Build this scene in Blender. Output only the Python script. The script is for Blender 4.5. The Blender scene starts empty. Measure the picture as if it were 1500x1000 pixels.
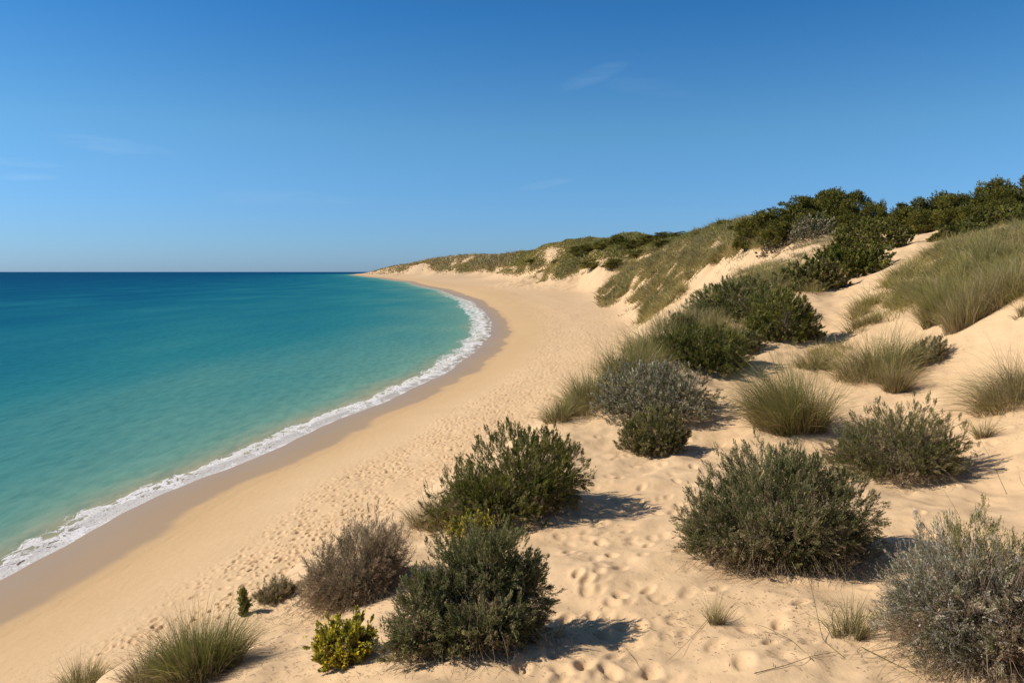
import bpy, math, random
import numpy as np
R = math.radians
C = bpy.context.scene.collection
FX, HOR, H = 1167.0, 398.0, 14.0          # focal length (px of a 1500 px wide frame), horizon row, eye height over the sea
A0 = 6.0                                   # apex of the fan-shaped ground grid lies 6 m behind the camera

# ------------------------------------------------------------------ noise
def _h(ix, iy, s):
    n = (ix.astype(np.int64) * 374761393 + iy.astype(np.int64) * 668265263 + s * 1442695041) & 0xFFFFFFFF
    n = ((n ^ (n >> 13)) * 1274126177) & 0xFFFFFFFF
    n = ((n ^ (n >> 15)) * 2246822519) & 0xFFFFFFFF
    return ((n ^ (n >> 16)) & 0xFFFFFF) / float(0xFFFFFF)
def noise(x, y, s=0):
    ix = np.floor(x); iy = np.floor(y); fx = x - ix; fy = y - iy
    def g(dx, dy):
        a = _h(ix + dx, iy + dy, s) * 2 * math.pi
        return np.cos(a) * (fx - dx) + np.sin(a) * (fy - dy)
    u = fx * fx * fx * (fx * (fx * 6 - 15) + 10); v = fy * fy * fy * (fy * (fy * 6 - 15) + 10)
    a = g(0, 0); b = g(1, 0); c = g(0, 1); d = g(1, 1)
    return (a + (b - a) * u + (c - a) * v + (a - b - c + d) * u * v) * 1.5
def fbm(x, y, s=0, o=4):
    t = 0; a = 1.0
    for i in range(o):
        t = t + a * noise(x * 2 ** i, y * 2 ** i, s + i * 17); a *= .5
    return t
def sstep(a, b, x):
    t = np.clip((x - a) / (b - a), 0, 1); return t * t * (3 - 2 * t)

# ------------------------------------------------------------------ shoreline
_sh = [(0, 845), (100, 791), (200, 741), (300, 697), (400, 656), (500, 614), (560, 590), (620, 562), (680, 529), (708, 505),
       (721, 485), (716, 461), (690, 440), (650, 425), (600, 413), (560, 407.5), (530, 404.3), (512, 402.6)]
_sy = [H * FX / (py - HOR) for px, py in _sh]; _sx = [(px - 750) / FX * y for (px, py), y in zip(_sh, _sy)]
_sy = [-80, -20, 10, 24] + _sy + [4600, 7000, 12000]
_sx = [-33, -28.5, -26, -24.8] + _sx + [-900, -200, 3000]
_LY = np.log(np.array(_sy) + 120.0); _LX = np.array(_sx)
_q = np.linspace(_LY[0], _LY[-1], 3000); _v = np.interp(_q, _LY, _LX)
for _ in range(3):
    k = 41; _v = np.convolve(np.pad(_v, k // 2, 'edge'), np.ones(k) / k, 'valid')
_qy = np.exp(_q) - 120.0; _sl = np.gradient(_v, _qy)
def shore_d(x, y):
    """signed distance to the waterline: > 0 on land"""
    xs = np.interp(y, _qy, _v); sl = np.interp(y, _qy, _sl)
    sc = 1 + np.clip(y, 0, 400) * .006
    wob = .42 * sc * noise(y / (7 * sc) + 3.1, y * 0, 5) + .18 * sc * noise(y / (2.3 * sc), y * 0 + 7, 6)
    return (x - xs) / np.sqrt(1 + sl * sl) + wob
_bd = [-400, -60, -12, -3, 0, 5.5, 9, 14, 20, 30, 60, 120, 900]
_bz = [-14, -4, -1.0, -.22, 0, .42, .95, 1.7, 2.4, 2.9, 3.4, 3.8, 4.2]
def beach_z(d): return np.interp(d, _bd, _bz)

# ------------------------------------------------------------------ terrain control points: (px, row, depth)
CP = """250 1000 11.6|400 1000 10.5|600 1000 9|750 1000 8.7|900 1000 8.5|1050 1000 8.2|1200 1000 8|1350 1000 8|1500 1000 7.6
280 965 13|400 930 12.5|600 930 11|750 930 10.4|900 930 10|1050 930 9.7|1200 930 9.4|1400 930 9|1500 930 9
150 985 14.5|340 905 14.8|440 880 14.6|500 850 15|600 850 14|750 850 13|900 850 12.5|1050 850 12|1200 850 11.6|1400 850 11.2|1500 850 11
470 815 17|560 790 17|620 770 18|750 770 17|900 770 16|1050 770 15.5|1200 770 15|1350 770 14.5|1500 770 14
640 722 21|800 690 21|900 700 20|1050 700 19.5|1200 700 19|1350 700 18.5|1500 700 17.5
800 640 25|870 640 25|950 650 24|1050 640 24.5|1150 630 24|1300 640 23|1450 640 21
850 590 29|950 570 29|1050 570 29.5|1200 570 28.5|1300 570 27|1420 570 25|1500 570 23
920 530 33|970 500 36|1050 510 36|1150 500 36|1220 500 36|1300 500 33|1400 490 30|1500 490 27
1005 462 42|1060 436 48|1120 424 50|1210 450 43|1240 430 47|1300 440 40|1380 470 33|1450 440 31|1500 430 29
1100 404 60|1150 400 58|1230 405 55|1300 390 52|1350 390 46|1420 380 42|1500 380 36
1180 365 75|1270 365 70|1340 350 68|1400 354 58|1500 340 48
1120 340 95|1200 332 95|1290 338 90|1330 342 85|1400 338 80|1500 326 70
1130 338 140|1250 338 140|1400 334 130|1500 326 110|1600 324 100|1800 330 60|1700 400 30|1800 600 18|1800 900 8|1650 330 48
1000 442 80|1050 420 80|1060 405 90|1120 378 88|1010 446 110|960 462 120
1000 420 140|950 440 170|1040 390 140|1080 362 140|1110 345 150
940 420 230|900 445 250|960 385 250|1000 362 250|1000 352 290|1060 338 210|1060 340 320
870 420 380|900 390 400|930 366 430|900 355 500|850 362 560|950 350 560|1000 352 700
800 402 700|830 382 700|800 370 800|800 365 1000|900 352 1000
740 398 1200|740 380 1400|700 383 1700|740 377 1900|650 396 1900|620 389 2500|700 379 2600
580 396 3200|600 389 3700|560 394 4300|548 398.5 4500|580 392 5200|700 385 6000|900 380 4000|1200 360 2000|1500 330 600|1300 345 500"""
# points at the foot of the dunes, on the beach: extra height is negative there
FT = """0 1000 23.4|250 880 27|120 940 25|400 800 32|600 690 44|720 640 53|800 590 67|860 530 97|930 478 160|900 460 215|850 433 380|780 416 730|720 409 1250
620 404 2200|565 401 4000|300 830 31|500 720 38|700 600 62|780 520 105|820 470 190|800 440 330|720 420 640|650 410 1250
460 760 35|540 720 40|660 664 47"""
def _pts(t):
    r = []
    for s in t.replace('\n', '|').split('|'):
        a, b, c = map(float, s.split()); r.append(((a - 750) / FX * c, c, H - (b - HOR) / FX * c))
    return r
def to_uv(x, y): return np.stack([x / (y + A0) * 3.2, np.log(y + A0)], -1)
_c = []
for x, y, z in _pts(CP):
    d = shore_d(np.array([x]), np.array([y]))[0]; _c.append((x, y, z - beach_z(d)))
for x, y, z in _pts(FT): _c.append((x, y, -.5 - min(y, 400) * .004))
for x, y, v in [(-3, 2.5, 7.4), (0, 2, 7.6), (3, 2.5, 7.2), (-8, 3, 5.5), (8, 3, 7), (-5, -3, 7), (0, -4, 7.5), (6, -4, 7.3), (-14, 4, -.3), (-14, 12, -.6), (-12, 18, -.6),
                (-14, -4, -.3), (14, -3, 7), (30, -2, 9), (60, 10, 11), (-22, 15, -2), (-24, 35, -2), (-22, 60, -3), (-30, 5, -3), (-60, 20, -6),
                (-100, 120, -8), (-60, 300, -6), (-400, 800, -8), (-1500, 4000, -10), (-500, 3000, -6), (-20, 120, -4), (-15, 260, -4)]: _c.append((x, y, v))
_c = np.array(_c); _cu = to_uv(_c[:, 0], _c[:, 1]); _w = _c[:, 2].copy()
_sc = np.maximum(1.0, (_c[:, 1] + A0) / 60) ** .6   # heights grow with distance: fit in scaled units
def _k(d2): return .5 * d2 * np.log(d2 + 1e-9)
_n = len(_c); _M = np.zeros((_n + 3, _n + 3))
_d2 = ((_cu[:, None] - _cu[None]) ** 2).sum(-1)
_M[:_n, :_n] = _k(_d2) + np.eye(_n) * .0015
_M[:_n, _n] = 1; _M[:_n, _n + 1:] = _cu; _M[_n, :_n] = 1; _M[_n + 1:, :_n] = _cu.T
_W = np.linalg.solve(_M, np.concatenate([_w / _sc, [0, 0, 0]]))
def rbf(x, y):
    u = to_uv(x, y).reshape(-1, 2); out = np.empty(len(u))
    for i in range(0, len(u), 40000):
        b = u[i:i + 40000]; d2 = ((b[:, None] - _cu[None]) ** 2).sum(-1)
        out[i:i + 40000] = _k(d2) @ _W[:_n] + _W[_n] + b @ _W[_n + 1:]
    return out.reshape(x.shape) * np.maximum(1.0, (y + A0) / 60) ** .6

rngF = np.random.default_rng(11)
FOOT = []                                   # near prints: x, y, angle, size, depth
def ray_plane(px, py, y): return ((px - 750) / FX * y, y)
def terrain(x, y, prints=True):
    d = shore_d(x, y); zb = beach_z(d); e = rbf(x, y)
    kk = .35 + np.clip(y, 0, 900) * .004
    dune = np.where(e > 4 * kk, e, kk * np.log1p(np.exp(np.clip(e / kk, -30, 30))))
    dune = dune * sstep(0, 12, d)
    m = sstep(.3, 3.0, dune)
    far = sstep(60, 160, y)
    z = zb + dune
    z = z + m * (1 - far) * (.16 * fbm(x / 3.1, y / 3.1, 21, 3) + .045 * fbm(x / .8, y / .8, 31, 2))
    # wind streaks on the dune faces, running across the contour
    a = R(38); xr = x * math.cos(a) + y * math.sin(a); yr = -x * math.sin(a) + y * math.cos(a)
    s2 = 1 + np.clip(y - 150, 0, 3000) / 260
    rid = fbm(xr / (26 * s2), yr / (7 * s2), 41, 4)
    hum = fbm(x / (15 * s2), y / (19 * s2), 47, 4)
    z = z + m * far * np.minimum(s2, 3) * (1.3 * rid + .35 * hum) * sstep(.5, 8, dune)
    z = z + m * far * (1 - sstep(500, 900, y)) * .80 * fbm(xr / 14, yr / 3.6, 43, 3)
    z = z + m * sstep(35, 60, y) * (1 - far) * .5 * fbm(x / 9, y / 9, 55, 3)
    # soft trampled dry sand on the back beach
    b = (1 - m) * sstep(9.5, 13, d) * (1 - sstep(150, 400, y))
    z = z + b * .05 * fbm(x / 1.6, y / 1.6, 61, 3)
    z = z + (1 - m) * sstep(6, 12, d) * .10 * fbm(x / 9, y / 14, 63, 2) * (1 - sstep(10, 60, y - 400))
    if prints:
        den = b * sstep(-.35, .35, fbm(x / 3.5, y / 6, 71, 2) + .25)
        z = z - cells(x, y, .40, .19, .085, 81) * den - cells(x, y, .80, .26, .085, 83) * b * .8
    return z
def cells(x, y, cs, rad, depth, seed):
    """dimples, one jittered elliptical print with a soft rim per cell"""
    cx = np.floor(x / cs); cy = np.floor(y / cs); out = np.zeros_like(x)
    for i in (-1, 0, 1):
        for j in (-1, 0, 1):
            gx = cx + i; gy = cy + j
            px = (gx + _h(gx, gy, seed)) * cs; py = (gy + _h(gx, gy, seed + 1)) * cs
            an = _h(gx, gy, seed + 2) * math.pi; sz = rad * (.6 + .6 * _h(gx, gy, seed + 3))
            dx = x - px; dy = y - py; c = np.cos(an); s = np.sin(an)
            r = np.sqrt(((dx * c + dy * s) / sz) ** 2 + ((-dx * s + dy * c) / (sz * .6)) ** 2)
            f = (1 - sstep(.55, 1.0, r)) - .45 * np.exp(-((r - 1.2) / .22) ** 2)
            out += depth * f * (_h(gx, gy, seed + 4) > .35)
    return out

# ------------------------------------------------------------------ ground and sea sheets
def v_rows(segs):
    ys = []
    for a, b, s in segs:
        la, lb = math.log(a + A0), math.log(b + A0); n = max(2, int((lb - la) / s)); ys += list(np.linspace(la, lb, n, endpoint=False))
    ys.append(math.log(segs[-1][1] + A0)); return np.exp(np.array(ys)) - A0
def u_cols(lim, nd, far, ns):
    s = lim + (far - lim) * np.linspace(0, 1, ns + 1)[1:] ** 1.6
    return np.concatenate([-s[::-1], np.linspace(-lim, lim, nd), s])
def sheet(name, x, y, z, keep=None, attrs={}):
    ny, nx = x.shape; me = bpy.data.meshes.new(name)
    co = np.stack([x, y, z], -1).reshape(-1, 3).astype(np.float32)
    i = (np.arange(ny - 1)[:, None] * nx + np.arange(nx - 1)[None])
    if keep is not None:
        kk = keep[:-1, :-1] | keep[1:, :-1] | keep[:-1, 1:] | keep[1:, 1:]; i = i[kk]
    i = i.reshape(-1); q = np.stack([i, i + 1, i + nx + 1, i + nx], -1)
    if keep is not None:
        us = np.unique(q); mp = np.full(len(co), -1); mp[us] = np.arange(len(us)); q = mp[q]; co = co[us]
        attrs = {k: v.reshape(-1)[us] for k, v in attrs.items()}
    fill(me, co, q, True)
    for k, v in attrs.items():
        at = me.attributes.new(k, 'FLOAT', 'POINT'); at.data.foreach_set('value', v.reshape(-1).astype(np.float32))
    o = bpy.data.objects.new(name, me); C.objects.link(o); return o
def fill(me, co, q, smooth=False, col=None):
    n = len(q); me.vertices.add(len(co)); me.vertices.foreach_set('co', np.ascontiguousarray(co, np.float32).ravel())
    k = q.shape[1]; me.loops.add(n * k); me.loops.foreach_set('vertex_index', np.ascontiguousarray(q, np.int32).ravel())
    me.polygons.add(n); me.polygons.foreach_set('loop_start', np.arange(0, n * k, k, dtype=np.int32))
    if smooth: me.polygons.foreach_set('use_smooth', np.ones(n, bool))
    if col is not None:
        at = me.attributes.new('col', 'FLOAT_COLOR', 'POINT')
        c4 = np.ones((len(co), 4), np.float32); c4[:, :3] = col; at.data.foreach_set('color', c4.ravel())
    me.update(calc_edges=True)

# ------------------------------------------------------------------ materials
def mat(name):
    m = bpy.data.materials.new(name); m.use_nodes = True; nt = m.node_tree; b = nt.nodes['Principled BSDF']
    return m, nt, b
def nd(nt, t, **k):
    n = nt.nodes.new(t)
    for a, v in k.items(): setattr(n, a, v)
    return n
def ramp(nt, src, stops, interp='LINEAR'):
    r = nd(nt, 'ShaderNodeValToRGB'); r.color_ramp.interpolation = interp; e = r.color_ramp.elements
    while len(e) < len(stops): e.new(.5)
    for i, (p, c) in enumerate(stops):
        e[i].position = p; e[i].color = (c, c, c, 1) if isinstance(c, (int, float)) else (*c, 1)
    nt.links.new(src, r.inputs[0]); return r.outputs[0]
def math_(nt, op, a, b=None, clamp=False):
    n = nd(nt, 'ShaderNodeMath', operation=op, use_clamp=clamp)
    for i, v in enumerate((a, b)):
        if v is None: continue
        if isinstance(v, (int, float)): n.inputs[i].default_value = v
        else: nt.links.new(v, n.inputs[i])
    return n.outputs[0]
def maprange(nt, v, a, b, c=0, d=1, smooth=True):
    n = nd(nt, 'ShaderNodeMapRange', interpolation_type='SMOOTHSTEP' if smooth else 'LINEAR')
    nt.links.new(v, n.inputs[0])
    for i, k in enumerate((a, b, c, d)): n.inputs[i + 1].default_value = k
    return n.outputs[0]
def mixc(nt, f, a, b, mode='MIX'):
    n = nd(nt, 'ShaderNodeMix', data_type='RGBA', blend_type=mode)
    for s, v in ((n.inputs[0], f), (n.inputs[6], a), (n.inputs[7], b)):
        if isinstance(v, (int, float)): s.default_value = v
        elif isinstance(v, tuple): s.default_value = (*v, 1)
        else: nt.links.new(v, s)
    return n.outputs[2]
def noise_n(nt, co, scale, detail=3, rough=.5, w=None):
    n = nd(nt, 'ShaderNodeTexNoise'); n.inputs['Scale'].default_value = scale; n.inputs['Detail'].default_value = detail
    n.inputs['Roughness'].default_value = rough; nt.links.new(co, n.inputs['Vector']); return n.outputs[0]
def scaled(nt, co, s, rot=0):
    m = nd(nt, 'ShaderNodeMapping'); m.inputs['Scale'].default_value = s; m.inputs['Rotation'].default_value = (0, 0, rot)
    nt.links.new(co, m.inputs[0]); return m.outputs[0]
def geo_pos(nt): return nd(nt, 'ShaderNodeNewGeometry').outputs['Position']
def attr(nt, name, out='Fac'):
    return nd(nt, 'ShaderNodeAttribute', attribute_name=name).outputs[out]

def mat_sand():
    m, nt, b = mat('sand'); L = nt.links; P = geo_pos(nt); d = attr(nt, 'shore')
    n1 = noise_n(nt, P, .35, 4); n2 = noise_n(nt, P, 5, 5, .6); n3 = noise_n(nt, scaled(nt, P, (.5, .12, 1), R(20)), .5, 4)
    base = mixc(nt, n1, (.635, .43, .243), (.72, .505, .300))
    base = mixc(nt, ramp(nt, n2, [(.3, 0.0), (.75, .35)]), base, (.52, .345, .19))
    # wet band: distance to the water with a wavering edge
    dn = math_(nt, 'ADD', d, maprange(nt, n3, 0, 1, -1.0, 1.0, False))
    dw = math_(nt, 'ADD', d, math_(nt, 'MULTIPLY', maprange(nt, noise_n(nt, P, .13, 3), 0, 1, -1.4, 1.9, False), 1))
    far = attr(nt, 'range')
    wet = maprange(nt, math_(nt, 'DIVIDE', dw, maprange(nt, far, 250, 1500, 1.0, 2.2, False)), 4.2, 5.1, 1, 0)
    wet = math_(nt, 'MULTIPLY', wet, 1.0)
    damp = maprange(nt, math_(nt, 'DIVIDE', dn, maprange(nt, far, 60, 420, 1.0, 3.0, False)), 5, 11.5, 1, 0)
    base = mixc(nt, math_(nt, 'MULTIPLY', damp, .62), base, (.53, .34, .165))
    wetc = mixc(nt, n3, (.385, .262, .150), (.43, .30, .178))
    base = mixc(nt, wet, base, wetc)
    L.new(base, b.inputs['Base Color'])
    shn = math_(nt, 'MULTIPLY', wet, maprange(nt, dw, 3.6, 1.2, 0, 1))
    L.new(math_(nt, 'SUBTRACT', maprange(nt, wet, 0, 1, .95, .55, False), math_(nt, 'MULTIPLY', shn, .14)), b.inputs['Roughness'])
    L.new(math_(nt, 'ADD', math_(nt, 'MULTIPLY', shn, .10), .22), b.inputs['Specular IOR Level'])
    hb = math_(nt, 'ADD', math_(nt, 'MULTIPLY', noise_n(nt, P, 2.2, 5, .6), .06), math_(nt, 'MULTIPLY', noise_n(nt, P, 22, 3, .6), .006))
    hb = math_(nt, 'ADD', hb, math_(nt, 'MULTIPLY', noise_n(nt, scaled(nt, P, (1, .28, 1), R(-35)), 2.8, 3, .5), .035))
    bp = nd(nt, 'ShaderNodeBump'); bp.inputs['Distance'].default_value = 1.0
    L.new(maprange(nt, wet, 0, 1, .55, .03, False), bp.inputs['Strength']); L.new(hb, bp.inputs['Height']); L.new(bp.outputs[0], b.inputs['Normal'])
    return m
def mat_sea():
    m, nt, b = mat('sea_water'); L = nt.links; P = geo_pos(nt); d = attr(nt, 'off'); far = attr(nt, 'range')
    dd = math_(nt, 'DIVIDE', d, maprange(nt, far, 60, 900, 1.35, 1.6, False))
    pat = noise_n(nt, scaled(nt, P, (1, .3, 1), R(-15)), .035, 4)
    dd2 = math_(nt, 'MULTIPLY', dd, maprange(nt, pat, .25, .75, .45, 1.9, False))
    lg = math_(nt, 'DIVIDE', math_(nt, 'LOGARITHM', math_(nt, 'MAXIMUM', dd2, 1.0), 10), 3)     # 1 m..1 km -> 0..1
    col = ramp(nt, lg, [(0.0, (.44, .38, .245)), (.12, (.32, .32, .215)), (.26, (.155, .315, .255)), (.39, (.078, .252, .245)), (.52, (.026, .198, .235)), (.66, (.008, .145, .220)), (.78, (.002, .092, .190)), (.90, (.001, .068, .165))])
    # small dark / bright wavelets
    w = noise_n(nt, scaled(nt, P, (1, .35, 1), R(-20)), 1.1, 4, .6)
    col = mixc(nt, ramp(nt, w, [(.34, .55), (.58, 0.0)]), col, (.50, .72, .78), 'MULTIPLY')
    # foam
    pw = scaled(nt, P, (1, .45, 1), 0)
    wn = nd(nt, 'ShaderNodeTexNoise'); wn.inputs['Scale'].default_value = .9; L.new(P, wn.inputs['Vector'])
    mv = nd(nt, 'ShaderNodeVectorMath', operation='MULTIPLY_ADD'); L.new(wn.outputs['Color'], mv.inputs[0]); mv.inputs[1].default_value = (1.0, 1.0, 0); L.new(pw, mv.inputs[2])
    vo = nd(nt, 'ShaderNodeTexVoronoi', feature='DISTANCE_TO_EDGE'); vo.inputs['Scale'].default_value = 1.3; L.new(mv.outputs[0], vo.inputs['Vector'])
    vo2 = nd(nt, 'ShaderNodeTexVoronoi', feature='DISTANCE_TO_EDGE'); vo2.inputs['Scale'].default_value = 4.0; L.new(mv.outputs[0], vo2.inputs['Vector'])
    fw = maprange(nt, far, 30, 300, 2.0, 8, False)
    t = math_(nt, 'DIVIDE', math_(nt, 'ADD', d, maprange(nt, noise_n(nt, scaled(nt, P, (1, .5, 1)), .55, 3), 0, 1, -1.1, 1.1, False)), fw)  # 0 at the edge, 1 at the outer rim
    lace = math_(nt, 'ADD', math_(nt, 'MULTIPLY', vo.outputs[0], 1.5), math_(nt, 'MULTIPLY', vo2.outputs[0], 1.0))
    front = maprange(nt, noise_n(nt, scaled(nt, P, (.6, .12, 1)), .8, 3), .3, .7, .75, 1.25, False)
    t = math_(nt, 'DIVIDE', t, front)
    thr = math_(nt, 'ADD', maprange(nt, t, .0, 1.0, 1.15, .02, False), maprange(nt, math_(nt, 'ABSOLUTE', math_(nt, 'SUBTRACT', t, .75)), 0, .13, .30, 0))
    foam = maprange(nt, math_(nt, 'SUBTRACT', thr, lace), -.12, .22, 0, 1)
    foam = math_(nt, 'MULTIPLY', foam, maprange(nt, t, .9, 1.15, 1, 0))
    foam = math_(nt, 'MULTIPLY', foam, ramp(nt, noise_n(nt, P, 9, 3, .7), [(.30, .45), (.45, 1.0)]))
    foam = math_(nt, 'MULTIPLY', foam, math_(nt, 'MAXIMUM', maprange(nt, far, 30, 260, .85, 0), maprange(nt, noise_n(nt, scaled(nt, P, (1, .5, 1)), .55, 4, .7), .40, .56, .12, 1)))
    fadef = ramp(nt, maprange(nt, far, 0, 1000, 0, 1, False), [(.3, 1.0), (.5, .35), (.9, .15)])
    foam = math_(nt, 'MULTIPLY', foam, fadef)
    col = mixc(nt, foam, col, (.84, .81, .81))
    L.new(col, b.inputs['Base Color']); b.inputs['IOR'].default_value = 1.33
    L.new(maprange(nt, foam, 0, 1, .28, .9, False), b.inputs['Roughness']); b.inputs['Specular IOR Level'].default_value = 0.0
    al = math_(nt, 'MAXIMUM', maprange(nt, d, -.05, 1.6, .0, 1.0), foam)
    L.new(al, b.inputs['Alpha'])
    f1 = maprange(nt, far, 30, 1500, 1, .0, False)
    hb = math_(nt, 'ADD', math_(nt, 'MULTIPLY', w, .05), math_(nt, 'MULTIPLY', noise_n(nt, scaled(nt, P, (1, .22, 1), R(-20)), .28, 3, .5), .22))
    hb = math_(nt, 'ADD', hb, math_(nt, 'MULTIPLY', foam, .05))
    hb = math_(nt, 'ADD', hb, math_(nt, 'MULTIPLY', noise_n(nt, P, 4.5, 2, .5), .012))
    bp = nd(nt, 'ShaderNodeBump'); bp.inputs['Distance'].default_value = 1.0; bp.inputs['Strength'].default_value = .8
    L.new(hb, bp.inputs['Height']); L.new(bp.outputs[0], b.inputs['Normal'])
    gl = nd(nt, 'ShaderNodeBsdfGlossy'); gl.inputs['Roughness'].default_value = .22; L.new(bp.outputs[0], gl.inputs['Normal'])
    mx = nd(nt, 'ShaderNodeMixShader'); mx.inputs[0].default_value = .035; L.new(b.outputs[0], mx.inputs[1]); L.new(gl.outputs[0], mx.inputs[2])
    L.new(mx.outputs[0], nt.nodes['Material Output'].inputs[0])
    return m
def mat_leaf(name, trans=.25, rough=.6, spec=.2):
    m, nt, b = mat(name); L = nt.links; c = attr(nt, 'col', 'Color')
    L.new(c, b.inputs['Base Color']); b.inputs['Roughness'].default_value = rough; b.inputs['Specular IOR Level'].default_value = spec
    tr = nd(nt, 'ShaderNodeBsdfTranslucent'); L.new(c, tr.inputs[0]); mx = nd(nt, 'ShaderNodeMixShader'); mx.inputs[0].default_value = trans
    L.new(b.outputs[0], mx.inputs[1]); L.new(tr.outputs[0], mx.inputs[2]); L.new(mx.outputs[0], nt.nodes['Material Output'].inputs[0])
    return m
M_SAND = mat_sand(); M_SEA = mat_sea(); M_LEAF = mat_leaf('shrub_leaf', .35); M_GRASS = mat_leaf('grass_blade', .3, .5, .25); M_WOOD = mat_leaf('dry_wood', .0, .85, .1)

# ------------------------------------------------------------------ build sheets
ys = v_rows([(-3.5, 7, .012), (7, 28, .0026), (28, 60, .0022), (60, 110, .0040), (110, 500, .006), (500, 1800, .010), (1800, 12000, .02)])
us = u_cols(.66, 1000, 3.0, 60)
Yg = np.repeat(ys[:, None], len(us), 1); Xg = us[None] * (Yg + A0)
# near footprints in the path between the shrubs
Zg = terrain(Xg, Yg)
Sd = shore_d(Xg, Yg)

def terr(x, y): return terrain(np.atleast_1d(np.asarray(x, float)), np.atleast_1d(np.asarray(y, float)), False)
_t = np.exp(np.linspace(math.log(5), math.log(6000), 1800))
def hit(px, py):
    """where the line of sight of that photo point meets the ground"""
    x = (px - 750) / FX * _t; z = H - (py - HOR) / FX * _t; g = terr(x, _t); k = np.nonzero(g >= z)[0]
    if len(k) == 0: k = [int(np.argmin(z - g))]
    y = _t[k[0]]
    return x[k[0]], y, g[k[0]]

def add_print(px, py, ang, sz=.17, dep=.05):
    x, y, z = hit(px, py)
    i0, i1 = np.searchsorted(ys, [y - .6, y + .6]); sub = slice(i0, i1)
    X = Xg[sub]; Y = Yg[sub]; dx = X - x; dy = Y - y; c, s = math.cos(ang), math.sin(ang)
    r = np.sqrt(((dx * c + dy * s) / sz) ** 2 + ((-dx * s + dy * c) / (sz * .55)) ** 2)
    Zg[sub] += -dep * (1 - sstep(.3, 1.05, r)) + dep * .22 * np.exp(-((r - 1.25) / .35) ** 2)
rr = random.Random(4)
trails = [[(955, 640), (925, 690), (945, 740), (900, 790), (905, 850), (930, 900), (900, 960), (880, 1000)],
          [(880, 740), (875, 790), (880, 840), (850, 860), (890, 930), (830, 1000)],
          [(985, 690), (975, 740), (955, 790), (960, 840), (940, 900), (950, 960)],
          [(830, 800), (850, 830), (840, 900), (790, 960), (740, 990)],
          [(1010, 640), (1020, 670), (990, 720), (1000, 780), (975, 830)],
          [(1075, 600), (1055, 640), (1040, 680)], [(1340, 760), (1380, 800), (1350, 760)], [(1180, 880), (1100, 960), (1080, 990)],
          [(1200, 540), (1110, 560), (1080, 590)], [(1230, 470), (1200, 520)], [(1480, 620), (1400, 700), (1330, 770)]]
for tr in trails:
    for (a, b), (c, d) in zip(tr[:-1], tr[1:]):
        L_ = math.hypot(c - a, d - b); n = max(1, int(L_ / 36))
        for k in range(n):
            t = (k + rr.uniform(.1, .5)) / n
            add_print(a + (c - a) * t + rr.uniform(-9, 9), b + (d - b) * t + rr.uniform(-5, 5), R(rr.uniform(50, 120)), rr.uniform(.17, .22), rr.uniform(.045, .065))
for k in range(120):
    py = rr.uniform(640, 1000); px = rr.gauss(930 - (py - 640) * .12, 50 + (py - 640) * .12)
    add_print(px, py, R(rr.uniform(40, 130)), rr.uniform(.17, .24), rr.uniform(.014, .036))
for k in range(60):
    add_print(rr.uniform(1000, 1500), rr.uniform(600, 1000), R(rr.uniform(0, 180)), rr.uniform(.15, .3), rr.uniform(.01, .03))
sand = sheet('sand', Xg, Yg, Zg, attrs={'shore': Sd, 'range': Yg}); sand.data.materials.append(M_SAND); sand['kind'] = 'structure'

ysw = v_rows([(-3.5, 30, .012), (30, 300, .010), (300, 3000, .02), (3000, 60000, .06)]); usw = u_cols(.66, 500, 4.0, 40)
Yw = np.repeat(ysw[:, None], len(usw), 1); Xw = usw[None] * (Yw + A0); Dw = -shore_d(Xw, Yw)
sc = 1 + np.clip(Yw, 0, 400) * .006
Zw = .004 + .07 * sstep(.2, 1.2, Dw) * (1 - sstep(2, 5, Dw)) + .05 * sstep(2, 8, Dw) * fbm(Xw / 6, Yw / 14, 91, 2) * (1 - sstep(200, 500, Yw))
sea = sheet('water', Xw, Yw, Zw, keep=Dw > -.15, attrs={'off': Dw, 'range': Yw}); sea.data.materials.append(M_SEA); sea['kind'] = 'structure'

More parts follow.
